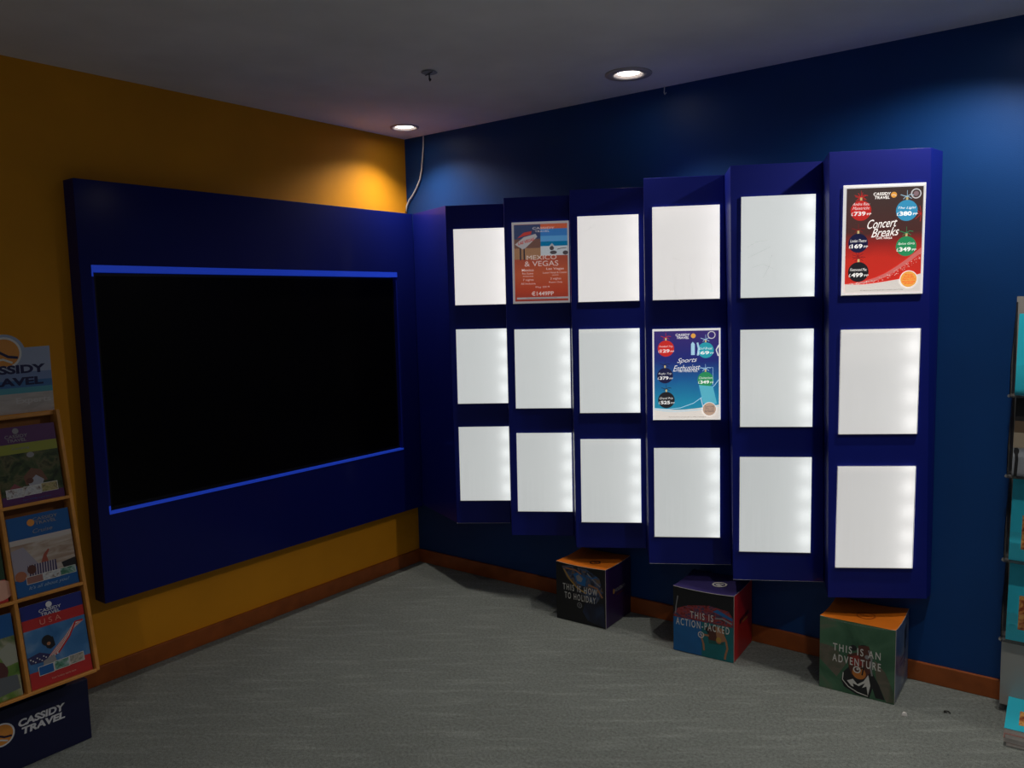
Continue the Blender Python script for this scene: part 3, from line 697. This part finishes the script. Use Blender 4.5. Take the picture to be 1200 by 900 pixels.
# spine that carries the leaning rack
RA = Vector((.517, -2.155, .296)); RB = Vector((.364, -2.155, 1.193)); RW = (RB-RA).normalized(); RN = Vector((RW.z, 0, -RW.x))
def RP(s_, t_, n_=0): return RA+Vector((0, 1, 0))*s_+RW*t_+RN*n_
b = MB(); pr = [(.14, .226), (.40, .226), (RP(0, .02, -.056).x, .31), (RP(0, .90, -.056).x, 1.18), (.20, 1.18)]
b.prism([LS((x, -2.55, z)) for x, z in pr], [LS((x, -2.22, z)) for x, z in pr], M_NAVY); b.build('spine', stand)
RWm = frame(RA, (0, 1, 0), RW)      # local X along the wall, Z up the rack, -Y outwards
inv = Matrix.Translation(SO).inverted() @ RWm
def rackpart(name, boxes, m, bevel=.002):
    b = MB()
    for p, q in boxes:
        b.box(p, q, m)
    b.v = [tuple(inv @ Vector(v)) for v in b.v]; return b.build(name, stand, bevel=bevel)
rackpart('back_board', [((-.452, .046, -.004), (.004, .054, .921))], M_PINE_D, 0)
for s0 in (-.006, -.228, -.452): rackpart('upright', [((s0-.006+.0, -.010, -.006), (s0+.006, .046, .923))], M_PINE)
for t0 in (-.004, .305, .612): rackpart('shelf', [((-.446, -.012, t0-.005), (-.012, .046, t0+.006))], M_PINE)
rackpart('top_rail', [((-.446, .010, .908), (-.012, .046, .922))], M_PINE)
# header sign
hs = Art((0, 0, 1000, 1000), 1.0, 1.0, y=0)
HX = .333
HC = -2.300
b = MB(); x0h, x1h = -2.44, -2.155
pts = []
for k in range(13):
    an = math.radians(180-15-k*12.5); pts.append((HC+.066*math.cos(an), 1.412+.064*math.sin(an)))
prof = [(x0h, 1.203), (x1h, 1.203), (x1h, 1.431)]+pts[::-1]+[(x0h, 1.431)]
hb = mat('sign_pale_blue', (.36, .42, .58), .4)
b.prism([LS((HX-.004, y, z)) for y, z in prof], [LS((HX, y, z)) for y, z in prof], hb); hsg = b.build('header_sign', stand)
hs.k = 0
def R(y0, z0, y1, z1, m): p = YZ(y0, z0); q = YZ(y1, z1); hs.rect(min(p[0], q[0]), min(p[1], q[1]), max(p[0], q[0]), max(p[1], q[1]), m)
R(x0h, 1.203, x1h, 1.275, photo('sign_sand', [(.42, .38, .36), (.50, .46, .44), (.56, .52, .50)], 12, 3, stretch=(1, 1, 4)))
R(x0h, 1.272, x1h, 1.295, mat('sign_turquoise', (.10, .36, .44), .4)); R(x0h, 1.292, x1h, 1.318, mat('sign_sea', (.06, .18, .42), .4)); R(x0h, 1.316, x1h, 1.345, mat('sign_haze', (.20, .28, .50), .4))
cNV = mat('sign_navy', (.012, .014, .08), .4)
logo_disc(hs, HC, 1.413, .054, cWHT, cOR2, cNV)
X, Z = YZ(-2.287, 1.355); hs.text('CASSIDY', X, Z, 226, 30, cNV, .045)
X, Z = YZ(-2.287, 1.313); hs.text('TRAVEL', X, Z, 206, 28, cNV, .045)
X, Z = YZ(-2.220, 1.244); hs.text('Experts', X, Z, 112, 26, mat('sign_grey', (.60, .58, .58), .4), .02); 
face_x(hs, HX, -2.9+.5); hs.build('header_print', hsg)

# brochures in the rack (each its own)
def brochure(name, label, col, row, fn, group='brochures in the wooden stand', w=.198, h=.284, lean=0.0):
    s0 = -.228+.006+.005 if col == 0 else -.452+.006+.004
    t0 = (.0025, .3115, .6185)[row]
    m = RWm @ Matrix.Translation((s0+w/2+.001, .004, t0)) @ Matrix.Rotation(lean, 4, 'Y')
    t = thing(name, label, 'brochure', mw=m, group=group)
    b = MB(); b.box((-w/2, 0, 0), (w/2, .010, h-.001), M_PAPER); b.build('pages', t)
    a = Art((0, 0, 100, 140), w, h, y=-.0004); lt = Art((0, 0, 100, 140), w, h, y=0); fn(a, lt)
    a.merge(lt); a.build('cover', t)
nP = mat('cover_purple', (.10, .025, .13), .3); nOL = mat('cover_olive', (.30, .33, .04), .3); nBL = mat('cover_blue', (.015, .11, .36), .3); nNV = mat('cover_navy', (.02, .03, .22), .3); nRD = mat('cover_red', (.50, .03, .03), .3); nPK = mat('cover_pink', (.75, .42, .32), .3)
def thumbs(a, x0, y0, w, h, ms, slant=0):
    for j, m in enumerate(ms):
        a.rect(x0+j*(w+2)-.8, y0-.8+slant*j, x0+j*(w+2)+w+.8, y0+h+.8+slant*j, cWHT); a.rect(x0+j*(w+2), y0+slant*j, x0+j*(w+2)+w, y0+h+slant*j, m)
th1 = photo('thumb_a', [(.10, .12, .10), (.35, .34, .30), (.55, .5, .42)], 60, 4); th2 = photo('thumb_b', [(.30, .34, .40), (.62, .64, .66), (.18, .12, .10)], 60, 4); th3 = photo('thumb_c', [(.18, .20, .05), (.5, .42, .2), (.1, .08, .05)], 60, 4); th4 = photo('thumb_d', [(.02, .10, .05), (.10, .28, .20), (.5, .6, .65)], 50, 4)
def camp(a, lt):
    a.rect(0, 0, 100, 140, nP); a.rect(0, 31, 100, 49, nOL)
    a.rect(0, 49, 100, 124, photo('cover_forest', [(.006, .012, .004), (.02, .035, .012), (.05, .08, .025), (.12, .11, .05), (.02, .03, .01)], 22, 6))
    a.poly([(38, 92), (52, 78), (68, 84), (76, 104), (40, 108)], mat('cover_earth', (.16, .07, .04), .4)); a.disc(54, 54, 6, cGRY, ry=5)
    a.poly([(44, 104), (58, 92), (70, 102), (66, 112), (46, 114)], mat('cover_tent', (.38, .40, .48), .4)); a.disc(47, 101, 6, cBRN, ry=5)
    a.poly([(10, 114), (22, 102), (34, 112), (30, 122), (14, 122)], mat('cover_rose', (.25, .06, .08), .4))
    thumbs(a, 8, 112, 26, 15, (th2, th2, th3), -1.2)
    lt.disc(36, 8, 5, cGRY); logo(lt, 36, 21, 36, 13, cGRY, shear=0); lt.text('Camping', 40, 40, 28, 5, cGRY, 0)
    lt.text('Your holiday starts here', 54, 134, 46, 3.4, cBLU, 0)
brochure('brochure', 'purple and olive brochure with a woodland picture, top shelf of wooden stand', 0, 2, camp, w=.196, h=.262)
def cruise(a, lt):
    a.rect(0, 0, 100, 140, nBL); a.rect(0, 40, 100, 110, photo('cover_deck', [(.34, .24, .18), (.48, .40, .34), (.58, .54, .52)], 10, 4, stretch=(1, 1, 5)))
    a.rect(0, 40, 100, 49, mat('cover_bone', (.56, .52, .50), .4)); a.poly([(0, 58), (20, 54), (42, 92), (30, 104), (0, 104)], mat('cover_lilac', (.34, .32, .40), .4))
    a.rect(22, 88, 68, 108, mat('cover_stripe_dark', (.05, .04, .12), .4))
    for j in range(11): a.poly([(23+4.1*j, 88), (24.6+4.1*j, 88), (23.4+4.1*j, 107), (21.8+4.1*j, 107)], mat('cover_stripe', (.5, .45, .5), .4))
    a.poly([(44, 88), (50, 74), (58, 66), (60, 68), (54, 78), (56, 88)], mat('cover_arm', (.35, .08, .05), .4)); a.disc(10, 104, 9, mat('cover_face', (.40, .14, .07), .4), ry=9); a.disc(28, 96, 7, cBRN, ry=8)
    a.poly([(76, 96), (100, 92), (100, 110), (80, 112)], cDK)
    thumbs(a, 18, 108, 25, 12, (mat('thumb_rose', (.30, .14, .12), .4), th2, th4), -.5)
    lt.disc(37, 14, 6, cOR2); logo(lt, 61, 13, 40, 13, cGRY, shear=0); lt.text('Cruise', 54, 30, 32, 7, cGRY, 0, .3); lt.text("It's all about you!", 52, 128, 66, 8, mat('cover_sky_letter', (.30, .45, .65), .4), 0, .35)
brochure('brochure', 'blue brochure with pale deck picture and striped figure, middle shelf', 0, 1, cruise, h=.266)
def usa(a, lt):
    a.rect(0, 0, 100, 140, nRD); a.rect(0, 0, 100, 24, nNV)
    a.rect(0, 42, 100, 112, photo('cover_sky', [(.03, .14, .36), (.06, .20, .46), (.20, .34, .55)], 9, 4))
    for j in range(9):
        o = j*3.4; a.line([(30+o*.7, 98-o*.2), (46+o*.9, 84-o*.5), (64+o*.7, 70-o*.75), (80+o*.35, 58-o*.3), (96, 50)], 3.0, (cRED, cWHT)[j % 2])
    a.poly([(0, 86), (20, 82), (36, 90), (30, 100), (4, 98)], mat('cover_flag_blue', (.03, .03, .12), .4))
    for j in range(9): a.disc(5+3.4*j, 90+(j % 3)*3, 1.2, cWHT, n=6)
    a.disc(34, 66, 8.5, cDK, ry=9); a.poly([(28, 64), (44, 62), (46, 78), (38, 82), (32, 78)], cDK); a.disc(36, 72, 3, cSKIN); a.poly([(24, 98), (42, 92), (46, 112), (22, 114)], cGRY)
    thumbs(a, 15, 106, 23, 14, (nBL, th4, th1), -.8)
    lt.disc(45, 7, 5, cLET); logo(lt, 46, 18, 36, 12, cLET, shear=0); lt.text('U S A', 44, 33, 34, 9, mat('cover_red_letter', (.75, .25, .2), .4), 0); lt.text('Your holiday starts here', 52, 131, 40, 4, nPK, 0)
brochure('brochure', 'red and navy brochure with striped flag and dark-haired figure, bottom shelf', 0, 0, usa, h=.278)
def green(a, lt):
    a.rect(0, 0, 100, 140, photo('cover_meadow', [(.05, .14, .02), (.15, .26, .05), (.36, .36, .26), (.07, .14, .03)], 14, 5)); a.rect(0, 0, 100, 38, nBL)
    a.disc(70, 92, 14, mat('cover_maroon', (.10, .03, .03), .4), ry=17); a.poly([(60, 100), (96, 104), (98, 128), (60, 132)], mat('cover_slate', (.12, .14, .16), .4)); a.poly([(72, 60), (90, 48), (100, 56), (100, 84), (82, 86)], mat('cover_stone', (.34, .36, .30), .4))
    logo(lt, 46, 20, 36, 12, cLET, shear=0)
brochure('brochure', 'blue-topped green meadow brochure cut by the left edge, bottom shelf', 1, 0, green, h=.272)
def redb(a, lt):
    a.rect(0, 0, 100, 140, mat('cover_dark_green', (.02, .06, .03), .4)); a.rect(0, 100, 100, 140, nRD); a.disc(88, 118, 24, nPK, ry=18); a.rect(0, 0, 100, 20, nRD); logo(lt, 46, 10, 36, 10, cLET, shear=0)
brochure('brochure', 'dark brochure with red foot cut by the left edge, middle shelf', 1, 1, redb, h=.262)

# ------------------------------------------------------------------ clear brochure rack, right
RX0, RX1 = 3.040, 3.275
rack = thing('acrylic_rack', 'clear plastic wall rack of teal brochures at the right edge', 'brochure rack', loc=(3.16, -.02, 0))
def LR(p): return (p[0]-3.16, p[1]+.02, p[2])
M_ACR = mat('smoky_acrylic', (.40, .40, .39), .2, .5); M_DARKROD = mat('dark_rod', (.10, .10, .11), .3, .5, metal=.6)
def sheet(): 
    m = bpy.data.materials.new('grey_clear_panel'); m.use_nodes = True; nt = m.node_tree; nt.nodes.clear(); L_ = nt.links
    o = nt.nodes.new('ShaderNodeOutputMaterial'); mx = nt.nodes.new('ShaderNodeMixShader'); t_ = nt.nodes.new('ShaderNodeBsdfTransparent'); g = nt.nodes.new('ShaderNodeBsdfPrincipled'); g.inputs['Base Color'].default_value = (.3, .3, .3, 1); g.inputs['Roughness'].default_value = .2
    mx.inputs[0].default_value = .45; L_.new(t_.outputs[0], mx.inputs[1]); L_.new(g.outputs[0], mx.inputs[2]); L_.new(mx.outputs[0], o.inputs[0]); return m
M_GCL = sheet()
b = MB(); b.box(LR((RX0, -.012, .045)), LR((RX1, -.006, 1.52)), M_ACR); b.build('back_sheet', rack)
for x in (RX0+.002, RX1-.002):
    b = MB(); b.tube([LR((x, -.020, 1.50)), LR((x, -.020, .045))], .003, M_DARKROD); b.build('side_rod', rack)
TIERS = [1.170, .882, .575, .278]
for z in TIERS:
    # pocket: tilted floor, clear front and side cheeks
    b = MB(); b.box(LR((RX0, -.125, z-.004)), LR((RX1, -.016, z)), M_GCL); b.build('pocket_floor', rack)
    b = MB(); b.box(LR((RX0, -.128, z-.004)), LR((RX1, -.125, z+.11)), M_CLEAR); b.build('pocket_front', rack)
    for x in (RX0-.002, RX1):
        b = MB(); b.prism([LR((x, -.128, z-.004)), LR((x, -.016, z-.004)), LR((x, -.016, z+.30)), LR((x, -.128, z+.11))],
                          [LR((x+.002, -.128, z-.004)), LR((x+.002, -.016, z-.004)), LR((x+.002, -.016, z+.30)), LR((x+.002, -.128, z+.11))], M_CLEAR); b.build('pocket_cheek', rack)
    for x in (RX0-.004, RX1+.004):
        b = MB(); b.tube([LR((x, -.120, z+.001)), LR((x, -.105, z+.001))], .005, M_CHROME); b.build('fixing_stud', rack)
b = MB(); b.box(LR((RX0, -.105, .03)), LR((RX1, -.100, .268)), M_ACR); b.build('lower_apron', rack)
cTQ = mat('cover_turquoise', (.025, .58, .80), .25, noise=.06, nscale=6); cFIRE = photo('cover_fire', [(.05, .01, .005), (.45, .10, .02), (.85, .45, .12), (.10, .03, .02)], 45, 5)
def r_tier(name, label, z, fn, depth=.010):
    O = Vector((RX0+.012+.105, -.112, z+.003)); tilt = math.radians(12.5)
    mw = frame(O, (1, 0, 0), (0, math.sin(tilt), math.cos(tilt)))
    t = thing(name, label, 'brochure', mw=mw, group='brochures in the clear wall rack')
    b = MB(); b.box((-.105, 0, 0), (.105, depth, .292), M_PAPER); b.build('pages', t)
    a = Art((0, 0, 100, 140), .210, .293, y=-.0004); fn(a); a.build('cover', t)
def tq(a): a.rect(0, 0, 100, 140, cTQ); a.rect(17, 62, 92, 120, cFIRE)
def tq1(a): a.rect(0, 0, 100, 140, cTQ); a.rect(17, 96, 92, 120, cFIRE)
def land(a):
    a.rect(0, 0, 100, 140, cDK); a.rect(0, 46, 100, 70, mat('cover_dusk', (.18, .12, .07), .4)); a.rect(0, 66, 100, 96, mat('cover_cream_sky', (.55, .46, .34), .4)); a.rect(0, 92, 100, 140, mat('cover_grey_sky', (.32, .36, .42), .4)); a.line([(4, 92), (6, 112), (5, 140)], 5, cDK); a.disc(5, 98, 4, cDK, ry=6)
r_tier('brochure', 'turquoise brochure in the topmost pocket of the clear rack', TIERS[0], tq1)
r_tier('brochure', 'dark brochure with pale sky picture in the second pocket of the clear rack', TIERS[1], land)
r_tier('brochure', 'turquoise brochure in the third pocket of the clear rack', TIERS[2], tq)
r_tier('brochure', 'turquoise brochure in the lowest pocket of the clear rack', TIERS[3], tq)
# pile of brochures on the carpet
PL = ['turquoise brochure with fiery picture on top of the floor pile, right edge',
      'pale-edged brochure second from the top of the floor pile',
      'pale-edged brochure third from the top of the floor pile',
      'lowest brochure of the floor pile, lying on the carpet']
for k in range(4):
    h = (.018, .016, .017, .012)[k]; z = .001+sum((.018, .016, .017, .012)[k+1:])+.0004*(3-k)
    dx, dy, rz = ((0, 0, .045), (.002, -.003, .05), (-.001, .002, .04), (.004, .006, .06))[k]
    t = thing('brochure', PL[k], 'brochure', loc=(3.180+dx, -.225+dy, z), rz=rz, group='brochures piled on the floor')
    b = MB(); b.box((-.105, -.132, 0), (.105, .132, h-.0015), M_PAPER); b.build('pages', t)
    b = MB(); b.box((-.106, -.133, h-.0015), (.106, .133, h-.0003), cTQ if k == 0 else mat('cover_pinkish', (.42, .22, .20), .4)); 
    if k == 0: b.add([(-.066, -.09, h+.0002), (.075, -.09, h+.0002), (.075, .02, h+.0002), (-.066, .02, h+.0002)], [(0, 1, 2, 3)], cFIRE)
    b.build('cover', t)

# ------------------------------------------------------------------ small things at the ceiling
cp = [(.155, -.006, 2.50), (.154, -.008, 2.44), (.150, -.012, 2.385), (.140, -.012, 2.32), (.122, -.010, 2.262), (.092, -.010, 2.215), (.060, -.010, 2.178), (.030, -.012, 2.15), (.014, -.016, 2.12), (.012, -.020, 2.085)]
b = MB(); b.tube(cp, .0042, M_CORD); o = b.build('power_cord', smooth=True); tag(o, 'white cord hanging from the ceiling down the corner to the blue surround', 'cord')
t = thing('ceiling_hook', 'small metal hook plate on the ceiling left of the broad-rimmed downlight', 'hook', loc=(1.025, -.888, 2.5))
b = MB(); b.lathe([(.0005, -.001), (.030, -.001), (.034, -.004), (.030, -.006), (.0005, -.006)], mat('ceiling_metal', (.30, .30, .31), .5), n=24); b.build('plate', t)
b = MB(); b.tube([(0, 0, -.004), (0, 0, -.030), (.006, -.004, -.038), (.014, -.008, -.034)], .0035, M_DARKROD); b.tube([(-.030, .01, -.008), (.028, -.012, -.008)], .002, M_DARKROD); b.build('hook', t)
b = MB(); b.tube([(1.655, -.012, 2.50), (1.655, -.016, 2.470), (1.660, -.020, 2.462), (1.667, -.018, 2.470)], .0022, M_CORD, 6); o = b.build('cable_clip'); tag(o, 'tiny pale clip hanging at the ceiling edge right of the broad-rimmed downlight', 'clip')

# litter on the carpet
b = MB(); b.prism([(2.758, -.342, .001), (2.776, -.336, .001), (2.773, -.322, .001), (2.761, -.326, .001)], [(2.759, -.340, .010), (2.773, -.335, .013), (2.770, -.324, .008), (2.762, -.327, .011)], M_WHITE)
o = b.build('paper_scrap'); tag(o, 'tiny white paper scrap on the carpet in front of the green cube', 'litter')
b = MB(); b.tube([(2.889+.010*math.cos(k*.7), -.231+.010*math.sin(k*.7), .003+.0006*k) for k in range(8)], .0018, M_BLACK, 6)
o = b.build('wire_curl'); tag(o, 'tiny dark curl of wire on the carpet right of the green cube', 'litter')
